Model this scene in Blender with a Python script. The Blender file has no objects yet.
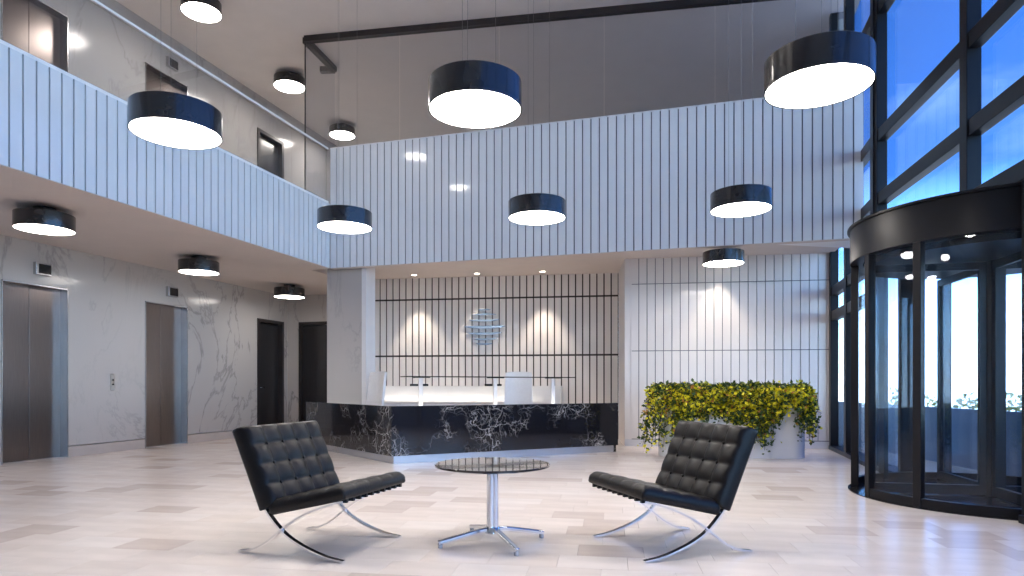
import bpy, bmesh, math, random
from mathutils import Vector, Matrix
random.seed(7)
R = math.radians
sc = bpy.context.scene
col = sc.collection
PI = math.pi

# ------------------------------------------------------------------ camera
F = 645.0                                   # focal length in pixels of the 1024 px frame
YAW = R(16.25)
EYE = 1.05
cd = bpy.data.cameras.new('camera'); cam = bpy.data.objects.new('camera', cd); col.objects.link(cam)
cam.location = (0, 0, EYE); cam.rotation_euler = (R(90), 0, YAW)
cd.sensor_width = 36; cd.lens = F / 1024 * 36; cd.shift_y = 97 / 1024; cd.clip_start = 0.02; cd.clip_end = 500
sc.camera = cam
CA, SA = math.cos(YAW), math.sin(YAW)
def W(u, v):                                # metres right of / ahead of the photographer -> building axes
    return (u * CA - v * SA, u * SA + v * CA)

# ------------------------------------------------------------------ view and sky
vs = sc.view_settings
vs.view_transform = 'Standard'; vs.look = 'None'; vs.gamma = 1; vs.use_curve_mapping = False
vs.exposure = 0.42
world = bpy.data.worlds.new('sky'); sc.world = world; world.use_nodes = True
nt = world.node_tree; nt.nodes.clear()
def wn(t, **k):
    n = nt.nodes.new(t)
    for a, b in k.items(): setattr(n, a, b)
    return n
wo = wn('ShaderNodeOutputWorld'); bg = wn('ShaderNodeBackground'); tc = wn('ShaderNodeTexCoord'); sx = wn('ShaderNodeSeparateXYZ')
rp = wn('ShaderNodeValToRGB')
el = rp.color_ramp.elements
el[0].position = 0.0; el[0].color = (0.74, 0.90, 1.0, 1)
el[1].position = 1.0; el[1].color = (0.006, 0.025, 0.10, 1)
for p, c in ((0.08, (0.46, 0.75, 1.0, 1)), (0.17, (0.12, 0.32, 0.68, 1)), (0.27, (0.014, 0.052, 0.18, 1)), (0.6, (0.007, 0.028, 0.11, 1))):
    e = el.new(p); e.color = c
ns = wn('ShaderNodeTexNoise'); ns.inputs['Scale'].default_value = 2.6; ns.inputs['Detail'].default_value = 6
mp = wn('ShaderNodeMapping'); mp.inputs['Scale'].default_value = (1, 1, 3.2)
cr = wn('ShaderNodeValToRGB'); cr.color_ramp.elements[0].position = 0.56; cr.color_ramp.elements[1].position = 0.74
mx = wn('ShaderNodeMixRGB'); mx.inputs['Color2'].default_value = (0.13, 0.18, 0.27, 1)
ml = wn('ShaderNodeMath', operation='MULTIPLY'); ml.inputs[1].default_value = 0.55
L = nt.links.new
L(tc.outputs['Generated'], sx.inputs[0]); L(sx.outputs['Z'], rp.inputs[0])
L(tc.outputs['Generated'], mp.inputs[0]); L(mp.outputs[0], ns.inputs['Vector']); L(ns.outputs[0], cr.inputs[0]); L(cr.outputs[0], ml.inputs[0])
L(ml.outputs[0], mx.inputs['Fac']); L(rp.outputs[0], mx.inputs['Color1']); L(mx.outputs[0], bg.inputs[0]); L(bg.outputs[0], wo.inputs[0])
bg.inputs['Strength'].default_value = 6.4
# the sun stands behind the building: it lights the land outside and reaches no window
sl = bpy.data.lights.new('sun', 'SUN'); sl.energy = 7.0; sl.angle = R(0.6); sl.color = (1.0, 0.95, 0.88)
so = bpy.data.objects.new('sun', sl); col.objects.link(so); so.rotation_euler = Vector((1.0, -0.35, -1.1)).to_track_quat('-Z', 'Y').to_euler()
LAMP = 32.0                                 # radiance of the lamp discs

# ------------------------------------------------------------------ materials
M = {}
def mat(name, color, rough=0.5, metal=0.0, coat=0.0, spec=0.5, emit=None, es=0.0):
    m = bpy.data.materials.new(name); m.use_nodes = True
    b = m.node_tree.nodes['Principled BSDF']
    b.inputs['Base Color'].default_value = (*color, 1); b.inputs['Roughness'].default_value = rough; b.inputs['Metallic'].default_value = metal
    b.inputs['Coat Weight'].default_value = coat; b.inputs['Coat Roughness'].default_value = 0.06; b.inputs['Specular IOR Level'].default_value = spec
    if emit: b.inputs['Emission Color'].default_value = (*emit, 1); b.inputs['Emission Strength'].default_value = es
    M[name] = m
    return m
def nodes(m):
    t = m.node_tree
    return t, t.nodes['Principled BSDF'], (lambda ty, **k: _nn(t, ty, k)), t.links.new
def _nn(t, ty, k):
    n = t.nodes.new(ty)
    for a, b in k.items(): setattr(n, a, b)
    return n
def grain(m, scale=8, amount=0.06, bump=0.0, stretch=(1, 1, 1)):
    """small procedural variation of colour and relief"""
    t, b, N, Lk = nodes(m)
    c = list(b.inputs['Base Color'].default_value)
    tc = N('ShaderNodeTexCoord'); mp = N('ShaderNodeMapping'); mp.inputs['Scale'].default_value = stretch
    n = N('ShaderNodeTexNoise'); n.inputs['Scale'].default_value = scale; n.inputs['Detail'].default_value = 5
    r = N('ShaderNodeValToRGB')
    r.color_ramp.elements[0].position = 0.3; r.color_ramp.elements[1].position = 0.7
    r.color_ramp.elements[0].color = (*[x * (1 - amount) for x in c[:3]], 1); r.color_ramp.elements[1].color = (*[min(1, x * (1 + amount)) for x in c[:3]], 1)
    Lk(tc.outputs['Object'], mp.inputs[0]); Lk(mp.outputs[0], n.inputs['Vector']); Lk(n.outputs[0], r.inputs[0]); Lk(r.outputs[0], b.inputs['Base Color'])
    if bump:
        bp = N('ShaderNodeBump'); bp.inputs['Strength'].default_value = bump; bp.inputs['Distance'].default_value = 0.004
        Lk(n.outputs[0], bp.inputs['Height']); Lk(bp.outputs[0], b.inputs['Normal'])
    return m
def marble(name, base, vein, cloud, rough, scale, width, slant=(0, 0, 0), density=0.5, coat=0.0):
    m = mat(name, base, rough, coat=coat)
    t, b, N, Lk = nodes(m)
    ge = N('ShaderNodeNewGeometry'); mp = N('ShaderNodeMapping'); mp.inputs['Rotation'].default_value = slant; mp.inputs['Scale'].default_value = (1, 1, 0.45)
    n1 = N('ShaderNodeTexNoise'); n1.inputs['Scale'].default_value = scale; n1.inputs['Detail'].default_value = 7; n1.inputs['Roughness'].default_value = 0.6; n1.inputs['Distortion'].default_value = 1.1
    s = N('ShaderNodeMath', operation='SUBTRACT'); s.inputs[1].default_value = 0.5
    a = N('ShaderNodeMath', operation='ABSOLUTE')
    r1 = N('ShaderNodeValToRGB'); r1.color_ramp.elements[0].color = (1, 1, 1, 1); r1.color_ramp.elements[1].color = (0, 0, 0, 1); r1.color_ramp.elements[1].position = width
    n2 = N('ShaderNodeTexNoise'); n2.inputs['Scale'].default_value = scale * 0.55; n2.inputs['Detail'].default_value = 4
    r2 = N('ShaderNodeValToRGB'); r2.color_ramp.elements[0].position = density - 0.08; r2.color_ramp.elements[1].position = density + 0.16
    mu = N('ShaderNodeMath', operation='MULTIPLY')
    m1 = N('ShaderNodeMixRGB'); m1.inputs['Color1'].default_value = (*base, 1); m1.inputs['Color2'].default_value = (*cloud, 1)
    m2 = N('ShaderNodeMixRGB'); m2.inputs['Color2'].default_value = (*vein, 1)
    Lk(ge.outputs['Position'], mp.inputs[0]); Lk(mp.outputs[0], n1.inputs['Vector']); Lk(mp.outputs[0], n2.inputs['Vector'])
    Lk(n1.outputs[0], s.inputs[0]); Lk(s.outputs[0], a.inputs[0]); Lk(a.outputs[0], r1.inputs[0])
    Lk(n2.outputs[0], r2.inputs[0]); Lk(r1.outputs[0], mu.inputs[0]); Lk(r2.outputs[0], mu.inputs[1])
    Lk(n2.outputs[0], m1.inputs['Fac']); Lk(m1.outputs[0], m2.inputs['Color1']); Lk(mu.outputs[0], m2.inputs['Fac']); Lk(m2.outputs[0], b.inputs['Base Color'])
    return m
def glass(name, tint, refl=1.0, rough=0.0):
    """thin pane: straight-through tinted glass with a Fresnel reflection"""
    m = bpy.data.materials.new(name); m.use_nodes = True; t = m.node_tree; t.nodes.clear()
    N = lambda ty: t.nodes.new(ty)
    o = N('ShaderNodeOutputMaterial'); tr = N('ShaderNodeBsdfTransparent'); g = N('ShaderNodeBsdfGlossy'); mxx = N('ShaderNodeMixShader'); f = N('ShaderNodeLayerWeight'); p = N('ShaderNodeMath'); k = N('ShaderNodeMath')
    p.operation = 'POWER'; p.inputs[1].default_value = 5.0              # Schlick reflection, the same on both faces of the pane
    k.operation = 'MULTIPLY_ADD'; k.inputs[1].default_value = 0.96 * refl; k.inputs[2].default_value = 0.04 * refl
    f.inputs['Blend'].default_value = 0.5; tr.inputs[0].default_value = (*[c ** 0.5 for c in tint], 1); g.inputs['Roughness'].default_value = rough; g.inputs['Color'].default_value = (0.95, 0.97, 1, 1)
    t.links.new(f.outputs['Facing'], p.inputs[0]); t.links.new(p.outputs[0], k.inputs[0]); t.links.new(k.outputs[0], mxx.inputs[0]); t.links.new(tr.outputs[0], mxx.inputs[1]); t.links.new(g.outputs[0], mxx.inputs[2]); t.links.new(mxx.outputs[0], o.inputs[0])
    M[name] = m
    return m

marble('white_marble', (0.52, 0.49, 0.465), (0.29, 0.275, 0.265), (0.44, 0.41, 0.39), 0.16, 0.85, 0.018, (0.7, 0.3, 0.0), 0.46)
def veined_black(name):
    m = mat(name, (0.010, 0.010, 0.014), 0.07); t, b, N, Lk = nodes(m)
    ge = N('ShaderNodeNewGeometry')
    nd = N('ShaderNodeTexNoise'); nd.inputs['Scale'].default_value = 3.2; nd.inputs['Detail'].default_value = 6
    ad = N('ShaderNodeVectorMath', operation='MULTIPLY_ADD'); ad.inputs[1].default_value = (0.55, 0.55, 0.55)
    Lk(nd.outputs['Color'], ad.inputs[0]); Lk(ge.outputs['Position'], ad.inputs[2]); Lk(ge.outputs['Position'], nd.inputs['Vector'])
    tot = None
    for sc0, wd, st, lo in ((4.2, 0.032, 0.7, 0.45), (11.0, 0.045, 0.4, 0.46)):
        vo = N('ShaderNodeTexVoronoi', feature='DISTANCE_TO_EDGE'); vo.inputs['Scale'].default_value = sc0
        r1 = N('ShaderNodeValToRGB'); r1.color_ramp.elements[0].color = (st, st, st, 1); r1.color_ramp.elements[1].color = (0, 0, 0, 1); r1.color_ramp.elements[1].position = wd
        n2 = N('ShaderNodeTexNoise'); n2.inputs['Scale'].default_value = 1.7; n2.inputs['Detail'].default_value = 5
        r2 = N('ShaderNodeValToRGB'); r2.color_ramp.elements[0].position = lo; r2.color_ramp.elements[1].position = lo + 0.14
        mu = N('ShaderNodeMath', operation='MULTIPLY')
        Lk(ad.outputs[0], vo.inputs['Vector']); Lk(vo.outputs['Distance'], r1.inputs[0]); Lk(ad.outputs[0], n2.inputs['Vector']); Lk(n2.outputs[0], r2.inputs[0]); Lk(r1.outputs[0], mu.inputs[0]); Lk(r2.outputs[0], mu.inputs[1])
        if tot is None: tot = mu.outputs[0]
        else:
            mxm = N('ShaderNodeMath', operation='MAXIMUM'); Lk(tot, mxm.inputs[0]); Lk(mu.outputs[0], mxm.inputs[1]); tot = mxm.outputs[0]
    mc = N('ShaderNodeMixRGB'); mc.inputs['Color1'].default_value = (0.010, 0.010, 0.014, 1); mc.inputs['Color2'].default_value = (0.62, 0.60, 0.58, 1)
    Lk(tot, mc.inputs['Fac']); Lk(mc.outputs[0], b.inputs['Base Color'])
veined_black('black_marble')
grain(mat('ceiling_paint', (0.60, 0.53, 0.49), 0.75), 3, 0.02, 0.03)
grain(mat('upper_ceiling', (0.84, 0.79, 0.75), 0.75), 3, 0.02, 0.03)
grain(mat('white_paint', (0.75, 0.74, 0.74), 0.6), 3, 0.02, 0.03)
grain(mat('panel_white', (0.74, 0.76, 0.79), 0.25, coat=0.8), 2, 0.02)
grain(mat('slat_white', (0.80, 0.775, 0.765), 0.30, coat=0.3), 2, 0.025)
grain(mat('groove', (0.16, 0.17, 0.20), 0.5), 6, 0.05)
grain(mat('dark_groove', (0.035, 0.030, 0.030), 0.5), 6, 0.05)
grain(mat('grey_groove', (0.20, 0.21, 0.24), 0.5), 6, 0.05)
grain(mat('skirting', (0.50, 0.44, 0.40), 0.3), 4, 0.05)
grain(mat('lift_steel', (0.22, 0.19, 0.18), 0.28, 1.0), 4, 0.10, 0.02, (1, 60, 1))
grain(mat('lift_jamb', (0.55, 0.55, 0.57), 0.25, 1.0), 4, 0.08, 0.0, (1, 60, 1))
grain(mat('door_dark', (0.020, 0.017, 0.018), 0.28, coat=0.3), 5, 0.15, 0.0, (12, 12, 1))
grain(mat('frame_dark', (0.028, 0.022, 0.022), 0.35), 5, 0.1)
grain(mat('facade_metal', (0.010, 0.011, 0.015), 0.35, 0.0, spec=0.3), 6, 0.1)
grain(mat('drum_metal', (0.008, 0.008, 0.011), 0.40, 0.0, spec=0.25), 6, 0.1)
grain(mat('shade_metal', (0.020, 0.018, 0.020), 0.24, 0.0, coat=0.4), 9, 0.1)
grain(mat('shade_inner', (0.85, 0.85, 0.85), 0.5), 9, 0.02)
grain(mat('chrome', (0.82, 0.83, 0.85), 0.10, 1.0), 20, 0.03)
grain(mat('rail_steel', (0.88, 0.87, 0.86), 0.3, 0.0), 20, 0.03)
grain(mat('cable', (0.25, 0.24, 0.23), 0.6, 0.0), 20, 0.03)
grain(mat('leather', (0.008, 0.0065, 0.0065), 0.40, coat=0.0, spec=0.28), 60, 0.25, 0.2)
grain(mat('black_glass', (0.010, 0.009, 0.010), 0.2, spec=0.2), 5, 0.1)
grain(mat('table_glass', (0.030, 0.024, 0.022), 0.02, coat=0.9), 5, 0.1)
grain(mat('worktop', (0.80, 0.79, 0.78), 0.35), 5, 0.02)
grain(mat('plinth_metal', (0.62, 0.63, 0.66), 0.25, 0.7), 5, 0.04)
grain(mat('chair_white', (0.80, 0.80, 0.82), 0.4), 30, 0.03, 0.05)
grain(mat('planter_white', (0.74, 0.76, 0.80), 0.12, coat=0.5), 5, 0.02)
grain(mat('soil', (0.03, 0.02, 0.015), 0.9), 30, 0.4, 0.5)
grain(mat('leaf_yellow', (0.92, 0.76, 0.03), 0.5), 40, 0.25)
grain(mat('leaf_lime', (0.36, 0.38, 0.03), 0.5), 40, 0.25)
grain(mat('leaf_green', (0.045, 0.085, 0.018), 0.5), 40, 0.3)
grain(mat('leaf_orange', (0.55, 0.25, 0.05), 0.5), 40, 0.25)
grain(mat('stem', (0.06, 0.05, 0.02), 0.7), 40, 0.3)
grain(mat('mat_dark', (0.020, 0.020, 0.024), 0.18), 90, 0.3, 0.1)
grain(mat('terrace', (0.62, 0.68, 0.74), 0.5), 3, 0.06)
grain(mat('parapet', (0.10, 0.17, 0.30), 0.5), 3, 0.06)
grain(mat('land', (0.46, 0.46, 0.45), 0.9), 0.05, 0.2)
grain(mat('autumn', (0.72, 0.58, 0.14), 0.8), 3, 0.4, 0.6)
grain(mat('emblem', (0.45, 0.62, 0.85), 0.18, 0.6), 8, 0.05)
grain(mat('button_steel', (0.6, 0.58, 0.56), 0.3, 1.0), 20, 0.05)
grain(mat('display', (0.012, 0.012, 0.014), 0.15), 20, 0.05)
TILE = []
for i, c in enumerate(((0.83, 0.745, 0.685), (0.80, 0.71, 0.645), (0.85, 0.775, 0.72), (0.69, 0.595, 0.535), (0.81, 0.725, 0.665))):
    m = grain(mat('floor_tile_%d' % i, c, 0.24), 2.2, 0.06, 0.01, (1, 3, 1)); TILE.append(m)
glass('facade_glass', (0.80, 0.90, 0.98), 1.0)
glass('rail_glass', (0.84, 0.84, 0.85), 1.0)
glass('partition_glass', (0.88, 0.89, 0.91), 1.0)
glass('door_glass', (0.84, 0.90, 0.96), 0.6)
def emitter(name, c, s):
    m = mat(name, (0.9, 0.9, 0.9), 0.4, emit=c, es=s)
    return m
emitter('lamp_disc', (1.0, 0.93, 0.86), LAMP)
emitter('lamp_disc_dim', (1.0, 0.92, 0.85), LAMP * 0.42)
emitter('downlight', (1.0, 0.88, 0.74), 14)
emitter('led', (1.0, 0.93, 0.84), 9)

# ------------------------------------------------------------------ mesh helpers
class B:
    def __init__(s): s.v = []; s.f = []; s.m = []
    def add(s, vs, fs, mi=0):
        o = len(s.v); s.v += [tuple(p) for p in vs]; s.f += [tuple(i + o for i in f) for f in fs]; s.m += [mi] * len(fs)
        return s
    def box(s, x0, x1, y0, y1, z0, z1, mi=0):
        return s.add([(x0, y0, z0), (x1, y0, z0), (x1, y1, z0), (x0, y1, z0), (x0, y0, z1), (x1, y0, z1), (x1, y1, z1), (x0, y1, z1)],
                     [(0, 3, 2, 1), (4, 5, 6, 7), (0, 1, 5, 4), (1, 2, 6, 5), (2, 3, 7, 6), (3, 0, 4, 7)], mi)
    def prism(s, poly, z0, z1, mi=0):                        # poly counter-clockwise
        n = len(poly)
        s.add([(x, y, z0) for x, y in poly] + [(x, y, z1) for x, y in poly],
              [tuple(range(n - 1, -1, -1)), tuple(range(n, 2 * n))] + [(i, (i + 1) % n, n + (i + 1) % n, n + i) for i in range(n)], mi)
        return s
    def cyl(s, c, r, z0, z1, n=24, r1=None, mi=0):
        r1 = r if r1 is None else r1
        a = [2 * PI * i / n for i in range(n)]
        return s.add([(c[0] + r * math.cos(t), c[1] + r * math.sin(t), z0) for t in a] + [(c[0] + r1 * math.cos(t), c[1] + r1 * math.sin(t), z1) for t in a],
                     [tuple(range(n - 1, -1, -1)), tuple(range(n, 2 * n))] + [(i, (i + 1) % n, n + (i + 1) % n, n + i) for i in range(n)], mi)
    def lathe(s, prof, n=48, c=(0, 0)):                      # prof [(r, z)...], closed loop
        k = len(prof)
        vs = [(c[0] + r * math.cos(2 * PI * i / n), c[1] + r * math.sin(2 * PI * i / n), z) for i in range(n) for r, z in prof]
        fs = [(i * k + j, ((i + 1) % n) * k + j, ((i + 1) % n) * k + (j + 1) % k, i * k + (j + 1) % k) for i in range(n) for j in range(k)]
        return s.add(vs, fs)
    def sweep(s, pts, w, h, side=(0, 1, 0)):                 # rectangular bar along pts
        side = Vector(side).normalized(); n = len(pts); P = [Vector(p) for p in pts]; vs = []
        for i in range(n):
            t = (P[min(i + 1, n - 1)] - P[max(i - 1, 0)]).normalized(); up = t.cross(side).normalized()
            for a, b in ((-1, -1), (1, -1), (1, 1), (-1, 1)): vs.append(P[i] + side * (a * w / 2) + up * (b * h / 2))
        fs = [(i * 4 + j, i * 4 + (j + 1) % 4, i * 4 + 4 + (j + 1) % 4, i * 4 + 4 + j) for i in range(n - 1) for j in range(4)] + [(3, 2, 1, 0), (n * 4 - 4, n * 4 - 3, n * 4 - 2, n * 4 - 1)]
        return s.add(vs, fs)
    def tube(s, pts, r, n=8):
        P = [Vector(p) for p in pts]; k = len(P); vs = []
        for i in range(k):
            t = (P[min(i + 1, k - 1)] - P[max(i - 1, 0)]).normalized(); a = t.orthogonal().normalized(); b = t.cross(a)
            if abs(t.z) > 0.9: a = Vector((1, 0, 0)); b = t.cross(a).normalized(); a = b.cross(t)
            rr = r[i] if isinstance(r, (list, tuple)) else r
            for j in range(n): vs.append(P[i] + (a * math.cos(2 * PI * j / n) + b * math.sin(2 * PI * j / n)) * rr)
        fs = [(i * n + j, i * n + (j + 1) % n, (i + 1) * n + (j + 1) % n, (i + 1) * n + j) for i in range(k - 1) for j in range(n)] + [tuple(range(n - 1, -1, -1)), tuple(range((k - 1) * n, k * n))]
        return s.add(vs, fs)
    def mesh(s, name, mats, smooth=False, angle=None):
        me = bpy.data.meshes.new(name); me.from_pydata(s.v, [], s.f)
        for m in (mats if isinstance(mats, (list, tuple)) else [mats]): me.materials.append(M[m] if isinstance(m, str) else m)
        if any(s.m): me.polygons.foreach_set('material_index', s.m)
        bm = bmesh.new(); bm.from_mesh(me); bmesh.ops.recalc_face_normals(bm, faces=bm.faces)
        if smooth or angle:
            for f in bm.faces: f.smooth = True
            if angle:
                for e in bm.edges:
                    if len(e.link_faces) == 2 and e.calc_face_angle(0) > R(angle): e.smooth = False
        bm.to_mesh(me); bm.free(); me.update()
        return me
    def obj(s, name, mats, parent=None, loc=(0, 0, 0), rz=0, smooth=False, angle=None, bevel=0, seg=2):
        o = put(name, s.mesh(name, mats, smooth, angle), parent, loc, rz)
        if bevel:
            md = o.modifiers.new('bevel', 'BEVEL'); md.width = bevel; md.segments = seg; md.limit_method = 'ANGLE'; md.angle_limit = R(40)
        return o
def put(name, me, parent=None, loc=(0, 0, 0), rz=0):
    o = bpy.data.objects.new(name, me); col.objects.link(o); o.parent = parent; o.location = loc; o.rotation_euler = (0, 0, rz)
    return o
def bx(*a): return B().box(*a)
def tag(o, label, cat=None, group=None, kind=None):
    o['label'] = label
    if cat: o['category'] = cat
    if group: o['group'] = group
    if kind: o['kind'] = kind
    return o
def thing(name, label, cat, loc=(0, 0, 0), rz=0, group=None):
    o = bpy.data.objects.new(name, None); col.objects.link(o); o.empty_display_size = 0.1; o.location = loc; o.rotation_euler = (0, 0, rz)
    return tag(o, label, cat, group)
def struct(o, label, cat): return tag(o, label, cat, kind='structure')
def copy_tree(o, parent=None):
    c = o.copy(); col.objects.link(c); c.parent = parent
    for ch in list(o.children): copy_tree(ch, c)
    return c
def spline(pts, n=6):
    P = [Vector(p) for p in pts]; P = [P[0] * 2 - P[1]] + P + [P[-1] * 2 - P[-2]]; out = []
    for i in range(1, len(P) - 2):
        a, b, c, d = P[i - 1:i + 3]
        for k in range(n):
            t = k / n
            out.append(0.5 * ((2 * b) + (c - a) * t + (2 * a - 5 * b + 4 * c - d) * t * t + (3 * b - a - 3 * c + d) * t ** 3))
    return out + [P[-2]]

# ================================================================== ROOM SHELL
XL = -8.83                                  # marble wall
XB = -6.0                                   # left balcony edge
YB = 9.6                                    # back balcony face
YE = 12.4                                   # end of the lift corridor
YU = 16.6                                   # back of the upper floor
YF = -4.0                                   # glass front behind the photographer
ZS = 3.03; ZR = 3.22; Z2 = 4.0; ZP = 5.05; ZC = 7.1
def XF(y): return 2.04 + 0.0883 * (10.26 - y) if y < 9.14 else 2.139 - 0.006 * (y - 9.14)   # the glazed right side runs slightly askew and bends once

# floor: slab with single stone tiles
floor = struct(bx(-9.3, 3.6, YF - 0.3, 15.2, -0.2, -0.012).obj('floor', 'floor_tile_1'), 'beige stone tile floor of the lobby', 'floor')
TA = R(7.55); TL, TW, GAP = 0.41, 0.275, 0.0007
ca, sa = math.cos(TA), math.sin(TA)
tile_me = [bx(-TL / 2 + GAP, TL / 2 - GAP, -TW / 2 + GAP, TW / 2 - GAP, -0.012, 0).mesh('tile', m) for m in TILE]
cells = []
for j in range(-24, 66):
    for i in range(-26, 20):
        a = (i + 0.37 * (j % 3)) * TL; b = j * TW
        x = a * ca - b * sa; y = a * sa + b * ca
        if XL - 0.15 < x < XF(y) + 0.12 and YF < y < 13.2: cells.append((x, y))
def seen(x, y):
    u = x * CA + y * SA; v = -x * SA + y * CA
    if v < 1: return 0
    px = 512 + F * u / v; py = 385 + F * EYE / v
    return 1 / v if -15 < px < 1039 and py < 592 else 0
cells.sort(key=lambda c: -seen(*c))
rest = B()
for k, (x, y) in enumerate(cells):
    h = random.choice((0, 0, 1, 2, 2, 3, 4, 4, 1))
    if k < 300: put('tile', tile_me[h], floor, (x, y, 0), TA)
    else:
        a, b = TL / 2 - GAP, TW / 2 - GAP
        q = [(x + p * ca - r * sa, y + p * sa + r * ca) for p, r in ((-a, -b), (a, -b), (a, b), (-a, b))]
        rest.add([(p, r, 0) for p, r in q] + [(p, r, -0.012) for p, r in q], [(0, 1, 2, 3), (4, 5, 1, 0), (5, 6, 2, 1), (6, 7, 3, 2), (7, 4, 0, 3)], h)
o = rest.obj('tiles', TILE, floor); o['kind'] = 'stuff'

# ceilings
struct(B().prism([(-9.4, YF - 0.3), (XF(YF) + 0.3, YF - 0.3), (XF(9.14) + 0.25, 9.14), (2.5, YU + 0.3), (-9.4, YU + 0.3)], ZC, ZC + 0.2).obj('ceiling', 'upper_ceiling'), 'high pale ceiling over the atrium', 'ceiling')
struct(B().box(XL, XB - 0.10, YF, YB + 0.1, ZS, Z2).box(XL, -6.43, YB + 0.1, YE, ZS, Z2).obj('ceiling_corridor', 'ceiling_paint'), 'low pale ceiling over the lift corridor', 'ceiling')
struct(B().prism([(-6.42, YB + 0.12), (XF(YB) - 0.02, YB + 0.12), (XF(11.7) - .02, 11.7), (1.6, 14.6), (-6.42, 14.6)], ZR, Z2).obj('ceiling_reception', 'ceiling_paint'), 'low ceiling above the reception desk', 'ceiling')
struct(B().prism([(XL, YE + 0.31), (-6.43, YE + 0.31), (-6.43, 14.62), (1.6, 14.62), (1.6, YU), (XL, YU)], Z2 - 0.3, Z2).obj('floor_upper', 'white_paint'), 'floor at the back of the upper level', 'floor')

# left wall: structure behind, marble slabs in front, two lift openings and a door on each floor
wall = struct(bx(XL - 0.55, XL - 0.42, YF, YU, 0, ZC).obj('wall_left', 'white_paint'), 'long white marble wall with lift doors on two floors', 'wall')
LIFTS = ((6.27, 7.20), (8.56, 9.48)); DOOR = (11.38, 12.26)
for z0, z1 in ((0, ZS), (Z2, ZC)):
    cuts = [YF, LIFTS[0][0], LIFTS[0][1], LIFTS[1][0], LIFTS[1][1], DOOR[0], DOOR[1], YU if z0 else YE]
    top = 2.44 if z0 == 0 else Z2 + 2.40
    base = z0 + 0.150
    for k in range(7):
        a, b = cuts[k], cuts[k + 1]
        if k % 2 == 0:
            n = max(1, round((b - a) / 2.1)) if k in (0,) else 1
            for q in range(n):
                p0, p1 = a + (b - a) * q / n, a + (b - a) * (q + 1) / n
                bx(XL - 0.42, XL, p0 + 0.002, p1 - 0.002, base + 0.012, z1).obj('marble_slab', 'white_marble', wall)
            bx(XL - 0.42, XL - 0.004, a, b, z0, base).obj('skirting', 'skirting', wall)
        else:
            bx(XL - 0.42, XL - 0.001, a, b, top, z1).obj('marble_slab', 'white_marble', wall)

def lift(y0, y1, z0, top, label, n):
    """two brushed steel leaves set back in the marble, steel jambs and head"""
    d = struct(bx(XL - 0.30, XL - 0.135, y0, y1, z0, z0 + 0.010).obj('door_%d' % n, 'lift_jamb'), label, 'lift door')
    m = (y0 + y1) / 2
    for a, b in ((y0, m), (m, y1)): bx(XL - 0.165, XL - 0.135, a + 0.003, b - 0.003, z0 + 0.010, top - 0.002).obj('door_leaf', 'lift_steel', d, bevel=0.003)
    for a, b in ((y0, y0 + 0.012), (y1 - 0.012, y1)): bx(XL - 0.135, XL + 0.012, a, b, z0, top).obj('jamb', 'lift_jamb', d)
    bx(XL - 0.135, XL + 0.012, y0, y1, top - 0.012, top).obj('lintel', 'lift_jamb', d)
    return d
lift(*LIFTS[0], 0, 2.44, 'brushed steel lift doors nearest the camera on the ground floor', 1)
lift(*LIFTS[1], 0, 2.44, 'brushed steel lift doors beyond the call panel on the ground floor', 2)
lift(*LIFTS[0], Z2, 6.40, 'brushed steel lift doors upstairs at the left picture edge', 3)
lift(*LIFTS[1], Z2, 6.40, 'upstairs lift doors seen just above the large left pendant lamp', 4)
def leaf_door(n, label, z0, h, y0=None, y1=None, x0=None, x1=None):
    """dark flush door in a dark frame, in the left wall (y given) or the end wall (x given)"""
    if y0 is not None:
        d = struct(bx(XL - 0.14, XL - 0.09, y0 + 0.07, y1 - 0.07, z0 + 0.005, z0 + h - 0.07).obj('door_%d' % n, 'door_dark'), label, 'door')
        for a, b in ((y0, y0 + 0.07), (y1 - 0.07, y1)): bx(XL - 0.16, XL + 0.02, a, b, z0, z0 + h).obj('door_jamb', 'frame_dark', d, bevel=0.004)
        bx(XL - 0.16, XL + 0.02, y0 + 0.07, y1 - 0.07, z0 + h - 0.07, z0 + h).obj('door_head', 'frame_dark', d, bevel=0.004)
        B().tube([(XL - 0.09, y0 + 0.15, z0 + 1.0), (XL - 0.03, y0 + 0.15, z0 + 1.0), (XL - 0.03, y0 + 0.27, z0 + 1.0)], 0.010).obj('door_handle', 'chrome', d, smooth=True)
    else:
        d = struct(bx(x0 + 0.07, x1 - 0.07, YE + 0.06, YE + 0.11, z0 + 0.005, z0 + h - 0.07).obj('door_%d' % n, 'door_dark'), label, 'door')
        for a, b in ((x0, x0 + 0.07), (x1 - 0.07, x1)): bx(a, b, YE - 0.02, YE + 0.13, z0, z0 + h).obj('door_jamb', 'frame_dark', d, bevel=0.004)
        bx(x0 + 0.07, x1 - 0.07, YE - 0.02, YE + 0.13, z0 + h - 0.07, z0 + h).obj('door_head', 'frame_dark', d, bevel=0.004)
        B().tube([(x1 - 0.15, YE + 0.06, z0 + 1.0), (x1 - 0.15, YE, z0 + 1.0), (x1 - 0.27, YE, z0 + 1.0)], 0.010).obj('door_handle', 'chrome', d, smooth=True)
    return d
leaf_door(5, 'dark door at the far end of the marble lift wall', 0, 2.44, *DOOR)
leaf_door(6, 'dark door in the end wall beside the marble pillar', 0, 2.44, x0=-8.53, x1=-7.5)
leaf_door(7, 'dark door upstairs behind the glass balustrade', Z2, 2.40, *DOOR)
# corridor end wall
we = struct(bx(XL - 0.4, -6.45, YE + 0.14, YE + 0.3, 0, Z2 - 0.1).obj('wall_end', 'white_paint'), 'marble end wall of the lift corridor', 'wall')
for a in ((XL, -8.53, 0.0, ZS), (-8.53, -7.5, 2.44, ZS), (-7.5, -6.45, 0.0, ZS)):
    bx(a[0] + 0.002, a[1] - 0.002, YE, YE + 0.14, a[2], a[3]).obj('marble_slab', 'white_marble', we)

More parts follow.
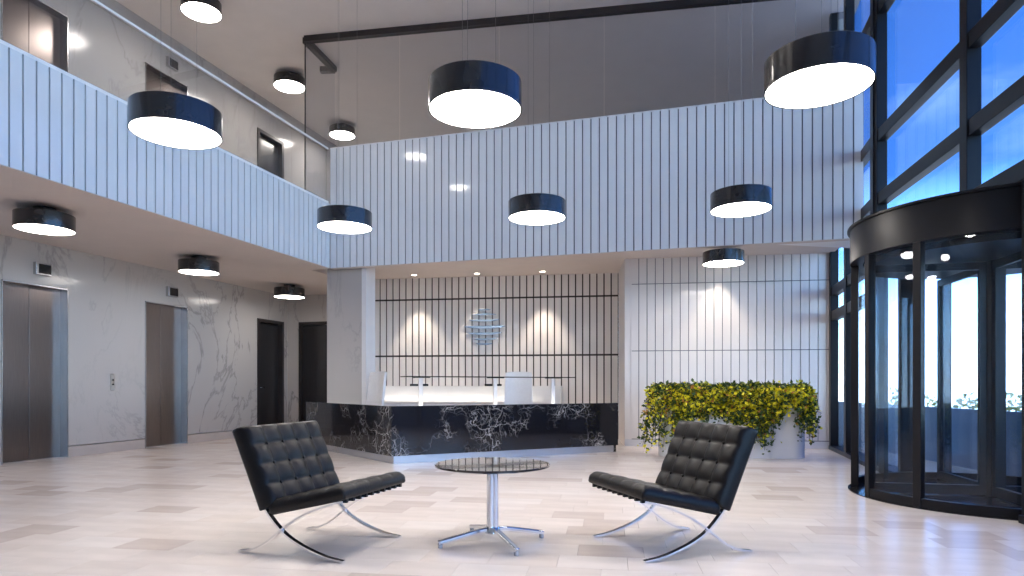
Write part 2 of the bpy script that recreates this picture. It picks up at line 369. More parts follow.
# pillar under the balcony corner
pl = struct(bx(-6.17, -5.50, 9.78, 10.10, 0, ZR).obj('wall_pillar', 'white_marble'), 'white marble pillar under the balcony corner', 'pillar')
bx(-5.50, -5.42, 9.775, 10.10, 0, ZR).obj('edge_strip', 'white_paint', pl)
struct(bx(-6.46, -6.43, 11.95, 14.6, 0, ZR).obj('wall_reception_side', 'white_paint'), 'side wall between reception and corridor', 'wall')

# slatted walls ------------------------------------------------------
ROWS = ((0.0, 1.62), (1.655, 2.765), (2.80, ZR))
def slat_wall(name, A, Bp, pitch, gap, groove, label, margin=(0, 0), rows=ROWS, skirt=0.0, thick=0.12):
    A = Vector(A); Bp = Vector(Bp); d = Bp - A; ln = d.length; rz = math.atan2(d.y, d.x)
    root = struct(bx(0, ln, 0.022, thick, 0, rows[-1][1]).obj(name, groove, None, (A.x, A.y, 0), rz), label, 'wall')
    n = round((ln - sum(margin)) / pitch); p = (ln - sum(margin)) / n
    for z0, z1 in rows:
        z0 = max(z0, skirt)
        me = bx(0, p - gap, 0, 0.022, 0, z1 - z0).mesh('wall_panel', 'slat_white')
        for i in range(n): put('wall_panel', me, root, (margin[0] + i * p + gap / 2, 0, z0))
        for a, b in ((0, margin[0]), (ln - margin[1], ln)):
            if b - a > 0.01: bx(a, b - 0.004, 0, 0.022, z0, z1).obj('edge_panel', 'slat_white', root)
    if skirt: bx(0, ln, -0.012, 0.022, 0, skirt - 0.012).obj('skirting', 'planter_white', root)
    return root
slatA, slatB = W(-2.98, 13.27), W(2.06, 12.49)
slat = slat_wall('wall_reception', slatA, slatB, 0.139, 0.026, 'dark_groove', 'white slatted wall with dark grooves behind the reception desk')
wallA, wallB = W(1.94, 11.1), W(5.285, 10.60)
slat_wall('wall_back', wallA, wallB, 0.137, 0.014, 'grey_groove', 'white panelled wall behind the flower planter', margin=(0.10, 0.10), skirt=0.13, rows=((0.0, 1.628), (1.642, 2.774), (2.788, ZR)))
a, b = Vector(wallA), Vector(slatB)
dd = (b - a); rz = math.atan2(dd.y, dd.x)
struct(bx(0.01, dd.length, -0.12, 0.0, 0, ZR).obj('wall_reception_return', 'slat_white', None, (a.x, a.y, 0), rz), 'narrow return between the two panelled walls', 'wall')
struct(bx(XL - 0.42, 2.5, YU, YU + 0.15, Z2, ZC).obj('wall_upper_back', 'white_paint'), 'plain wall at the back of the upper floor', 'wall')
struct(bx(2.12, 2.3, 11.75, YU, Z2, ZC).obj('wall_upper_right', 'white_paint'), 'plain wall upstairs beyond the glass facade', 'wall')

# balcony parapets, panel by panel -----------------------------------
PIT = 0.1255; PG = 0.017
wb = struct(bx(XB - 0.10, XB - 0.022, YF, YB, ZS, 4.105).obj('wall_balcony_left', 'groove'), 'white panelled parapet of the left balcony', 'parapet')
me = bx(-0.022, 0, 0, PIT - PG, 0, 4.11 - ZS).mesh('parapet_panel', 'panel_white')
bx(XB - 0.10, XB - 0.001, YF, YB, ZS - 0.012, ZS - 0.0055).obj('soffit_edge', 'ceiling_paint', wb)
n = int((YB - YF) / PIT)
for i in range(n): put('parapet_panel', me, wb, (XB, YB - (i + 1) * PIT + PG / 2, ZS - 0.005))
wb2 = struct(bx(XB + 0.002, XF(YB) - 0.03, YB + 0.022, YB + 0.12, ZS, ZP - 0.01).obj('wall_balcony_back', 'groove'), 'tall white panelled parapet across the back of the atrium', 'parapet')
n = int((XF(YB) - 0.03 - XB) / PIT); p = (XF(YB) - 0.03 - XB) / n
me = bx(0, p - PG, 0, 0.022, 0, ZP - ZS).mesh('parapet_panel', 'panel_white')
for i in range(n): put('parapet_panel', me, wb2, (XB + i * p + PG / 2, YB, ZS - 0.005))
bx(XB, XF(YB) - 0.03, YB + 0.001, YB + 0.12, ZS - 0.012, ZS - 0.0055).obj('soffit_edge', 'ceiling_paint', wb2)
bx(XB, XF(YB) - 0.03, YB, YB + 0.12, ZP - 0.01, ZP + 0.004).obj('coping', 'white_paint', wb2)
B().prism([(0.95, YB + 0.12), (XF(YB) - 0.03, YB + 0.12), (XF(YB) - 0.03, YB + 0.72)], ZS - 0.004, ZS + 0.24).obj('soffit_wedge', 'white_paint', wb2)

# glass balustrade on the left balcony --------------------------------
gb = thing('glass_balustrade', 'frameless glass balustrade with slim steel handrail along the left balcony', 'balustrade', (XB - 0.045, YB, 4.12))
ys = [-0.02 - 0.98] + [-1.0 - 1.19 * k for k in range(1, 11)]
prev = -0.02
for y in ys:
    bx(-0.006, 0.006, y + 0.006, prev - 0.006, 0.0, ZP - 4.12 - 0.005).obj('glass_pane', 'rail_glass', gb); prev = y
bx(-0.018, 0.018, prev, 0, ZP - 4.12 - 0.02, ZP - 4.12 + 0.008).obj('handrail', 'rail_steel', gb, bevel=0.004)
bx(-0.016, 0.016, prev, 0, -0.001, 0.035).obj('base_channel', 'rail_steel', gb)

# glass partition upstairs under its dark ceiling channel --------------
gp = thing('glass_partition', 'full height glass partition upstairs hung from a dark ceiling channel', 'partition', (-6.59, 9.76, Z2))
pts = [(-0.35, 1.02), (-0.09, 1.08), (0, 0), (8.52, 1.01)]
def strip(b, p, q, t, z0, z1, a0=0.0, a1=1.0):
    p, q = Vector(p), Vector(q); d = q - p; nn = Vector((-d.y, d.x)).normalized() * t / 2; a = p + d * a0; c = p + d * a1
    return b.prism([tuple(a - nn), tuple(c - nn), tuple(c + nn), tuple(a + nn)], z0, z1)
for i in range(3): strip(B(), pts[i], pts[i + 1], 0.10, ZC - Z2 - 0.10, ZC - Z2).obj('ceiling_channel', 'frame_dark', gp)
strip(B(), pts[1], pts[2], 0.012, 0, ZC - Z2 - 0.10).obj('glass_pane', 'partition_glass', gp)
for k in range(5): strip(B(), pts[2], pts[3], 0.012, 0, ZC - Z2 - 0.10, k / 5 + 0.001, (k + 1) / 5 - 0.001).obj('glass_pane', 'partition_glass', gp)
B().tube([(0.0, 0.0, 0), (0.0, 0.0, ZC - Z2 - 0.1)], 0.012).obj('corner_post', 'frame_dark', gp)

# glazed right side ----------------------------------------------------
MUL = [8.92, 6.71, 4.50, 2.29, 0.08, -2.13, YF]
ang = math.atan2(-0.0883, 1.0)              # turn of the local y axis
def facade(name, label, org, rz, stations, doors=(), zs=None, gap=None):
    sill = B()
    for a, b in (((stations[-1], stations[0]),) if not gap else ((stations[-1], gap[0]), (gap[1], stations[0]))): sill.box(-0.10, 0.14, a, b, -0.01, 0.06)
    root = struct(sill.obj(name, 'facade_metal', None, (*org, 0), rz), label, 'window')
    for s in stations: bx(-0.085, 0.035, s - 0.07, s + 0.07, 2.615 if gap and gap[0] < s < gap[1] else 0, ZC).obj('mullion', 'facade_metal', root, bevel=0.006)
    if gap:                                  # glazing between the drum of the revolving door and the next mullions
        for e, f in ((min(x for x in stations if x > gap[1]), gap[1]), (max(x for x in stations if x < gap[0]), gap[0])):
            bx(-0.06, 0.12, f - 0.04, f + 0.04, 0, 2.62).obj('mullion', 'facade_metal', root, bevel=0.006)
            a, b = sorted((e, f)); bx(0.02, 0.032, a, b, 0.05, 2.63).obj('glass_pane', 'facade_glass', root)
    for k in range(len(stations) - 1):
        a, b = stations[k + 1] + 0.06, stations[k] - 0.06
        lv = zs(k)
        for z in lv: bx(-0.07, 0.034, a, b, z, z + 0.15).obj('transom', 'facade_metal', root, bevel=0.005)
        edges = [0.06] + [q for z in lv for q in (z, z + 0.15)] + [ZC]
        if k in doors: edges = edges[2:]
        for z0, z1 in zip(edges[::2], edges[1::2]):
            bx(0.02, 0.032, a - 0.01, b + 0.01, z0 - 0.01, z1 + 0.01).obj('glass_pane', 'facade_glass', root)
    return root
org = (2.04 + 0.0883 * 10.26, 0)
sc_ = math.sqrt(1 + 0.0883 ** 2)
facade('window_1', 'dark framed double height glass facade on the right', org, R(5.046), [s * sc_ for s in MUL],
       doors=(0, 1), zs=lambda k: (2.62, 3.26, 4.04, 5.6), gap=(5.84, 8.26))
facade('window_3', 'narrow dark framed glazing between the revolving door and the back wall', (2.139, 9.14), R(0.35), [2.46, 1.36, -0.15], zs=lambda k: (2.10, 2.50, 3.26, 4.04, 5.6))
struct(bx(XL - 0.5, XF(YF) + 0.25, YF - 0.15, YF, 0, ZC).obj('wall_front', 'white_marble'), 'marble wall behind the camera', 'wall')

# outside: terrace, parapet, land and shrubs
struct(B().prism([(XF(YF) + 0.25, YF - 14), (16, YF - 14), (16, 16), (XF(16) + 0.3, 16)], -0.3, -0.03).obj('floor_terrace', 'terrace'), 'pale stone terrace outside the glass', 'terrace')
p0, p1 = Vector((2.0, 15.13)), Vector((5.6, -0.66)); d = (p1 - p0).normalized(); nn = Vector((-d.y, d.x)) * 0.12
struct(B().prism([tuple(p0), tuple(p1), tuple(p1 + nn), tuple(p0 + nn)], -0.03, 0.74).obj('wall_terrace', 'parapet'), 'low blue parapet along the terrace edge', 'parapet')
struct(B().prism([(-250, -250), (260, -250), (260, 320), (-250, 320)], -14.2, -14).obj('ground', 'land'), 'hazy ground far below the terrace', 'ground')
for k in range(5):
    x, y = 3.95 + 0.98 * k, 14.6 - 1.35 * k
    s = thing('shrub', 'yellowing shrub beyond the terrace parapet, %s from the left through the revolving door' % ('first', 'second', 'third', 'fourth', 'fifth')[k], 'shrub', (x, y, -0.03), 0, 'shrubs outside')
    lb = B(); rr = random.Random(k)
    for q in range(420):
        d = Vector((rr.gauss(0, 1), rr.gauss(0, 1), rr.gauss(0, 1))).normalized() * (rr.random() ** 0.4)
        p = Vector((d.x * 0.62, d.y * 0.55, 0.62 + d.z * 0.40)); e = Vector((rr.gauss(0, 1), rr.gauss(0, 1), rr.gauss(0, 1))).normalized() * 0.10; f = e.orthogonal().normalized() * 0.04
        lb.add([p, p + e * 0.5 + f, p + e, p + e * 0.5 - f], [(0, 1, 2), (0, 2, 3)])
    lb.obj('foliage', 'autumn', s)
    B().tube([(0, 0, 0), (0.02, 0, 0.5)], 0.03).obj('trunk', 'stem', s)

# ================================================================== REVOLVING DOOR
DC = (2.62, 7.05); DR = 1.16; ZD = 2.27
rd = thing('revolving_door', 'black framed glass revolving door with drum canopy', 'revolving door', (*DC, 0))
def arc(b, r0, r1, a0, a1, z0, z1, n=None):
    n = n or max(2, int(abs(a1 - a0) / 5)); A = [R(a0 + (a1 - a0) * i / n) for i in range(n + 1)]
    vs = []
    for t in A:
        c, s = math.cos(t), math.sin(t); vs += [(r0 * c, r0 * s, z0), (r1 * c, r1 * s, z0), (r1 * c, r1 * s, z1), (r0 * c, r0 * s, z1)]
    fs = [(i * 4 + j, i * 4 + (j + 1) % 4, i * 4 + 4 + (j + 1) % 4, i * 4 + 4 + j) for i in range(n) for j in range(4)] + [(3, 2, 1, 0), (n * 4, n * 4 + 1, n * 4 + 2, n * 4 + 3)]
    return b.add(vs, fs)
B().lathe([(0.001, ZD + 0.30), (DR - 0.10, ZD + 0.30), (DR - 0.10, ZD), (DR + 0.015, ZD), (DR + 0.015, ZD + 0.32), (DR + 0.04, ZD + 0.325), (DR + 0.04, ZD + 0.345), (0.001, ZD + 0.345)], 96).obj('canopy', 'drum_metal', rd, angle=30)
B().cyl((0, 0), DR - 0.11, ZD - 0.06, ZD - 0.005, 72).obj('inner_ceiling', 'drum_metal', rd, angle=30)
B().cyl((0, 0), DR + 0.035, 0.0005, 0.010, 96).obj('floor_mat', 'mat_dark', rd, angle=30)
for a0, a1, posts in ((196, 344, (196, 223.5, 262, 303, 344)), (16, 164, (16, 53, 90, 127, 164))):
    arc(B(), DR - 0.05, DR, a0, a1, 0.010, 0.085).obj('bottom_rail', 'drum_metal', rd, angle=30)
    for q0, q1 in zip(posts, posts[1:]):
        arc(B(), DR - 0.031, DR - 0.021, q0 + 1.6, q1 - 1.6, 0.085, ZD).obj('curved_pane', 'door_glass', rd, angle=30)
    for q in posts:
        x, y = (DR - 0.026) * math.cos(R(q)), (DR - 0.026) * math.sin(R(q))
        bx(-0.034, 0.034, -0.034, 0.034, 0.010, ZD).obj('post', 'drum_metal', rd, (x, y, 0), R(q), bevel=0.004)
B().cyl((0, 0), 0.045, 0.010, ZD - 0.06, 20).obj('shaft', 'facade_metal', rd, angle=30)
for q in (95, 185, 275, 5):
    l = thing('door_leaf', '', None); del l['label']
    col.objects.unlink(l); bpy.data.objects.remove(l)
    fr = B()
    r0, r1 = 0.05, DR - 0.075
    fr.box(r0, r0 + 0.06, -0.02, 0.02, 0.02, ZD - 0.07).box(r1 - 0.06, r1, -0.02, 0.02, 0.02, ZD - 0.07)
    fr.box(r0 + 0.06, r1 - 0.06, -0.02, 0.02, 0.02, 0.11).box(r0 + 0.06, r1 - 0.06, -0.02, 0.02, ZD - 0.14, ZD - 0.07)
    lf = fr.obj('door_leaf', 'facade_metal', rd, (0, 0, 0), R(q))
    bx(r0 + 0.055, r1 - 0.055, -0.005, 0.005, 0.105, ZD - 0.135).obj('leaf_pane', 'door_glass', lf)

# ================================================================== LAMPS
def lamp_proto():
    t = thing('drum_lamp', 'x', 'lamp', (0, 0, 0))
    r, h = 0.29, 0.172
    B().lathe([(r, 0), (r, h - 0.004), (r - 0.004, h), (0.001, h), (0.001, h - 0.006), (r - 0.008, h - 0.006), (r - 0.008, 0)], 72).obj('shade', 'shade_metal', t, angle=35)
    B().cyl((0, 0), r - 0.0085, 0.004, 0.012, 72).obj('diffuser', 'lamp_disc', t, angle=35)
    B().lathe([(0.001, h), (0.07, h), (0.07, h + 0.022), (0.001, h + 0.022)], 24).obj('mounting_cap', 'shade_metal', t, angle=35)
    return t
proto = None
def lamp(u, v, z, ceil, label, group):
    global proto
    if proto is None: proto = lamp_proto(); t = proto
    else:
        t = copy_tree(proto)
        for c in list(t.children):
            if c.name.startswith('cable'): bpy.data.objects.remove(c)
    x, y = W(u, v); t.location = (x, y, z); tag(t, label, 'lamp', group)
    if group == GL:                          # the corridor drums burn dimmer than the pendants
        for c in t.children:
            if c.name.startswith('diffuser'):
                c.material_slots[0].link = 'OBJECT'; c.material_slots[0].material = M['lamp_disc_dim']
    return t, ceil
GA, GU, GL = 'pendant lamps in the atrium', 'drum lamps on the upper ceiling', 'drum lamps on the corridor ceiling'
todo = [(-2.31, 4.44, 2.775, ZC, 'black drum pendant hanging large before the left balcony parapet', GA),
        (-0.23, 4.03, 2.765, ZC, 'large black drum pendant at top centre of the atrium', GA),
        (1.756, 3.70, 2.755, ZC, 'largest black drum pendant hanging upper right near the glass', GA),
        (-1.82, 7.02, 2.76, ZC, 'small drum pendant in front of the balcony corner', GA),
        (0.254, 6.56, 2.745, ZC, 'drum pendant hanging before the middle of the back parapet', GA),
        (2.27, 6.40, 2.785, ZC, 'drum pendant before the right half of the back parapet', GA),
        (3.08, 9.40, 2.815, ZR, 'drum lamp under the soffit above the flower planter', GA),
        (-5.23, 7.22, 2.785, ZS, 'drum lamp on the corridor ceiling nearest the left picture edge', GL),
        (-4.84, 9.97, 2.785, ZS, 'middle drum lamp on the corridor ceiling above the second lift', GL),
        (-4.40, 12.75, 2.785, ZS, 'farthest drum lamp on the corridor ceiling by the dark doors', GL),
        (-4.84, 10.05, 6.85, ZC, 'drum lamp on the upper ceiling cut by the top edge', GU),
        (-4.33, 12.55, 6.85, ZC, 'drum lamp on the upper ceiling beside the dark channel corner', GU),
        (-5.47, 5.93, 6.85, ZC, 'drum lamp on the upper ceiling reflected highest in the back parapet', GU),
        (-6.12, 3.29, 6.85, ZC, 'drum lamp on the upper ceiling reflected lower in the back parapet', GU),
        (-3.95, 15.0, 6.85, ZC, 'small far drum lamp behind the upstairs glass partition', GU)]
made = [lamp(*a) for a in todo]
for t, ceil in made:                         # three thin steel cables up to the ceiling
    L_ = ceil - t.location.z - 0.172
    if L_ < 0.5 and ceil != ZR:
        B().cyl((0, 0), 0.11, 0.194, 0.172 + L_, 32).obj('stem', 'shade_metal', t, angle=35)
    else:
        for k in range(3):
            q = 2 * PI * k / 3 + 0.5
            B().tube([(0.13 * math.cos(q), 0.13 * math.sin(q), 0.171), (0.13 * math.cos(q), 0.13 * math.sin(q), 0.172 + L_)], 0.0011, 5).obj('cable', 'cable', t)

# recessed downlights over reception (each with its own spot)
def downlight(u, v, label, power):
    x, y = W(u, v)
    t = thing('downlight', label, 'downlight', (x, y, ZR), 0, 'downlights over the reception')
    B().lathe([(0.050, -0.006), (0.068, -0.006), (0.068, 0.001), (0.050, 0.001)], 28).obj('trim_ring', 'white_paint', t, angle=35)
    B().cyl((0, 0), 0.050, -0.002, 0.0, 28).obj('lens', 'downlight', t)
    ld = bpy.data.lights.new('spot', 'SPOT'); ld.energy = power; ld.color = (1.0, 0.84, 0.66); ld.spot_size = R(64); ld.spot_blend = 0.55; ld.shadow_soft_size = 0.04
    o = bpy.data.objects.new('spot', ld); col.objects.link(o); o.parent = t; o.location = (0, 0, -0.02)
    return t
downlight(-1.93, 12.72, 'recessed downlight over reception at the left', 120)
downlight(-0.68, 12.55, 'recessed downlight above the wall emblem', 85)
downlight(0.58, 12.33, 'recessed downlight over reception at the right', 120)
downlight(3.42, 10.60, 'recessed downlight above the flower planter wall', 70)

# ================================================================== RECEPTION DESK
DL, DCn, DRt = Vector(W(-3.45, 10.80)), Vector(W(-1.59, 8.50)), Vector(W(1.66, 10.10))
desk = thing('reception_desk', 'angled black marble reception desk with white veins and steel plinth', 'reception desk', (DCn.x, DCn.y, 0))
def loc2(p): return Vector(p) - DCn
def inset(poly, d):                          # offset an open two-segment path to its inner (rear) side
    a, b, c = poly
    n1 = Vector((-(b - a).y, (b - a).x)).normalized(); n2 = Vector((-(c - b).y, (c - b).x)).normalized()
    m = (n1 + n2).normalized(); k = d / m.dot(n1)
    return [a + n1 * d, b + m * k, c + n2 * d]
path = [loc2(DL), loc2(DCn), loc2(DRt)]
def band(b, d0, d1, z0, z1, segs=(0, 1)):
    o0, o1 = inset(path, d0), inset(path, d1)
    for i in segs: b.prism([tuple(o0[i]), tuple(o0[i + 1]), tuple(o1[i + 1]), tuple(o1[i])], z0, z1)
    return b
for i in (0, 1):
    band(B(), 0.0, 0.05, 0.11, 0.4393, (i,)).obj('marble_panel', 'black_marble', desk)
    band(B(), 0.0, 0.05, 0.4407, 0.77, (i,)).obj('marble_panel', 'black_marble', desk)
    band(B(), 0.06, 0.10, 0.0, 0.11, (i,)).obj('plinth', 'plinth_metal', desk)
    band(B(), 0.051, (0.40, 0.78)[i], 0.68, 0.72, (i,)).obj('worktop', 'worktop', desk)
    band(B(), 0.051, 0.09, 0.11, 0.68, (i,)).obj('inner_panel', 'frame_dark', desk)
    band(B(), 0.055, 0.075, 0.722, 0.734, (i,)).obj('light_strip', 'led', desk)
# end panels
for e, s in ((0, 1), (2, -1)):
    o0, o1 = inset(path, 0.05), inset(path, 0.78 if e else 0.40); q = o0[e]; r = o1[e]
    d = (path[1] - path[e]).normalized() * 0.04
    B().prism([tuple(q), tuple(q + d), tuple(r + d), tuple(r)], 0.0, 0.68).obj('end_panel', 'black_marble', desk)
# raised glass counter on steel posts
o1 = inset(path, 0.16); fd = (path[2] - path[1]).normalized(); fn = Vector((-fd.y, fd.x)); fl = (path[2] - path[1]).length
rz = math.atan2(fd.y, fd.x)
ct = thing('counter_shelf', 'raised dark glass counter shelf on white steel posts above the desk', 'shelf', (*(DCn + fd * 0.0 + fn * 0.16), 0.72), rz)
bx(0.06 * fl, 0.79 * fl, -0.13, 0.17, 0.438, 0.450).obj('shelf_glass', 'black_glass', ct, bevel=0.003)
for s, br in ((0.125, 1), (0.435, 1), (0.70, 0)):
    p = bx(s * fl - 0.028, s * fl + 0.028, -0.02, 0.02, 0, 0.438).obj('post', 'white_paint', ct, bevel=0.006)
    bx(s * fl - 0.10, s * fl + 0.12, -0.06, 0.06, 0.428, 0.438).obj('clamp_plate', 'black_glass', p)
    if br: bx(s * fl - 0.12, s * fl + 0.12, 0.022, 0.10, 0.315, 0.345).obj('bracket', 'black_glass', p, bevel=0.003)

# credenza with lit ledge in front of the slatted wall
sd = (Vector(slatB) - Vector(slatA)).normalized(); srz = math.atan2(sd.y, sd.x)
cr_ = thing('credenza', 'low white credenza with a glowing ledge before the slatted wall', 'credenza', (slatA[0], slatA[1], 0), srz)
x0, x1 = 0.25, 4.02
n = 5
bx(x0, x1, -0.62, -0.03, 0.06, 0.70).obj('body', 'worktop', cr_)
for k in range(n):
    a, b = x0 + (x1 - x0) * k / n, x0 + (x1 - x0) * (k + 1) / n
    bx(a + 0.004, b - 0.004, -0.64, -0.621, 0.08, 0.69).obj('cabinet_door', 'chair_white', cr_, bevel=0.003)
bx(x0, x1, -0.58, -0.06, 0.0, 0.06).obj('plinth', 'frame_dark', cr_)
bx(x0, x1, -0.40, -0.03, 0.70, 1.03).obj('upstand', 'worktop', cr_, bevel=0.004)
bx(x0, x1, -0.64, -0.60, 0.70, 0.73).obj('ledge_lip', 'worktop', cr_)
bx(x0 + 0.03, x1 - 0.5, -0.59, -0.565, 0.701, 0.712).obj('light_strip', 'led', cr_)

# emblem on the slatted wall: a globe of curved bars
wc = Vector(slatA) + sd * ((Vector(W(-0.555, 12.87)) - Vector(slatA)).dot(sd))
em = thing('wall_emblem', 'round emblem of curved blue metal bars on the slatted wall', 'emblem', (wc.x, wc.y, 2.19), srz)
for k, (z, w, t) in enumerate(((0.36, 0.13, 0.028), (0.265, 0.24, 0.034), (0.16, 0.31, 0.042), (0.03, 0.42, 0.062), (-0.10, 0.36, 0.052), (-0.215, 0.26, 0.040), (-0.315, 0.17, 0.034))):
    b = B(); n = 16; vs = []
    for i in range(n + 1):
        s = -1 + 2 * i / n; x = w * s; th = t * max(0.06, (1 - s * s)) ** 0.6 / 2; cz = z - 0.05 * w * (1 - s * s) * (1 if z < 0.2 else -0.6)
        vs += [(x, -0.035, cz - th), (x, -0.035, cz + th), (x, -0.004, cz + th), (x, -0.004, cz - th)]
    b.add(vs, [(i * 4 + j, i * 4 + (j + 1) % 4, i * 4 + 4 + (j + 1) % 4, i * 4 + 4 + j) for i in range(n) for j in range(4)] + [(3, 2, 1, 0), (n * 4, n * 4 + 1, n * 4 + 2, n * 4 + 3)])
    b.obj('emblem_bar', 'emblem', em)

# white office chairs behind the desk
def office_chair(u, v, rz, label):
    x, y = W(u, v); t = thing('office_chair', label, 'chair', (x, y, 0), rz, 'white chairs behind the desk')
    # local +y = facing
    n, m = 12, 8; vs = []
    for side in (0, 1):
        for j in range(m + 1):
            f = j / m; z = 0.50 + 0.76 * f; w = 0.25 * (1 - 0.10 * f)
            for i in range(n + 1):
                s = -1 + 2 * i / n
                vs.append((w * s, -0.22 - 0.10 * f + 0.05 * s * s - (0.05 if side else 0), z + (0.015 * (1 - s ** 4) if j == m else 0)))
    k = (n + 1) * (m + 1); idx = lambda s, j, i: s * k + j * (n + 1) + i
    fs = []
    for j in range(m):
        for i in range(n):
            fs.append((idx(0, j, i), idx(0, j, i + 1), idx(0, j + 1, i + 1), idx(0, j + 1, i))); fs.append((idx(1, j, i), idx(1, j + 1, i), idx(1, j + 1, i + 1), idx(1, j, i + 1)))
        for i in (0, n): fs.append((idx(0, j, i), idx(0, j + 1, i), idx(1, j + 1, i), idx(1, j, i)))
    for i in range(n):
        for j in (0, m): fs.append((idx(0, j, i), idx(0, j, i + 1), idx(1, j, i + 1), idx(1, j, i)))
    B().add(vs, fs).obj('backrest', 'chair_white', t, angle=50, bevel=0.012)
    bx(-0.25, 0.25, -0.24, 0.25, 0.42, 0.50).obj('seat', 'chair_white', t, bevel=0.03, seg=3)
    B().cyl((0, 0), 0.03, 0.08, 0.42, 16).obj('gas_post', 'chrome', t, angle=35)
    for q in range(5):
        a = 2 * PI * q / 5; c, s = math.cos(a), math.sin(a)
        B().sweep([(0.02 * c, 0.02 * s, 0.09), (0.28 * c, 0.28 * s, 0.06)], 0.04, 0.03, (-s, c, 0)).obj('base_leg', 'chrome', t)
        B().cyl((0.28 * c, 0.28 * s), 0.022, 0.0, 0.05, 12).obj('caster', 'frame_dark', t)
office_chair(-2.42, 10.45, R(150), 'white high backed office chair beside the marble pillar')
office_chair(0.08, 10.62, R(190), 'white high backed office chair behind the glass counter')

# ================================================================== LOUNGE CHAIRS
def cushion(Wd, Ln, T, nx, ny, puff=0.026, res=10):
    """quilted cushion: x across, y along, z out of the upholstered face"""
    NX, NY = nx * res, ny * res; vs = []; b = B()
    def edge(s): return max(0.0, 1 - max(0, (abs(s) - 0.90) / 0.10) ** 2.2 * 0.85) ** 0.5
    for j in range(NY + 1):
        for i in range(NX + 1):
            s, t = i / NX, j / NY
            a = abs(math.sin(PI * nx * s)); c = abs(math.sin(PI * ny * t))
            bi, bj = i % res == 0, j % res == 0
            inner = 0.02 < s < 0.98 and 0.02 < t < 0.98
            z = T - puff + puff * (0.10 + 0.90 * (max(a, 0.0) * max(c, 0.0)) ** 0.62)
            if inner: z -= 0.010 * math.exp(-((a / nx * 5) ** 2 + (c / ny * 4) ** 2) * 9)
            e = edge(2 * s - 1) * edge(2 * t - 1)
            vs.append(((s - 0.5) * Wd, (t) * Ln, T * 0.55 + (z - T * 0.55) * e))
    k = len(vs); idx = lambda j, i: j * (NX + 1) + i
    fs = [(idx(j, i), idx(j, i + 1), idx(j + 1, i + 1), idx(j + 1, i)) for j in range(NY) for i in range(NX)]
    ring = [idx(0, i) for i in range(NX + 1)] + [idx(j, NX) for j in range(1, NY + 1)] + [idx(NY, i) for i in range(NX - 1, -1, -1)] + [idx(j, 0) for j in range(NY - 1, 0, -1)]
    lower = []
    for q, (zz, sh) in enumerate(((T * 0.40, 1.012), (T * 0.12, 1.008), (0.0, 0.985))):
        new = []
        for r in ring:
            x, y, _ = vs[r]; vs.append((x * sh, Ln / 2 + (y - Ln / 2) * sh, zz)); new.append(len(vs) - 1)
        src = ring if q == 0 else lower
        m = len(ring)
        fs += [(src[(p + 1) % m], src[p], new[p], new[(p + 1) % m]) for p in range(m)]
        lower = new
    fs.append(tuple(lower))
    b.add(vs, fs)
    pts = [((i / nx - 0.5) * Wd, j / ny * Ln, T - puff + 0.001) for j in range(1, ny) for i in range(1, nx)]
    return b, pts
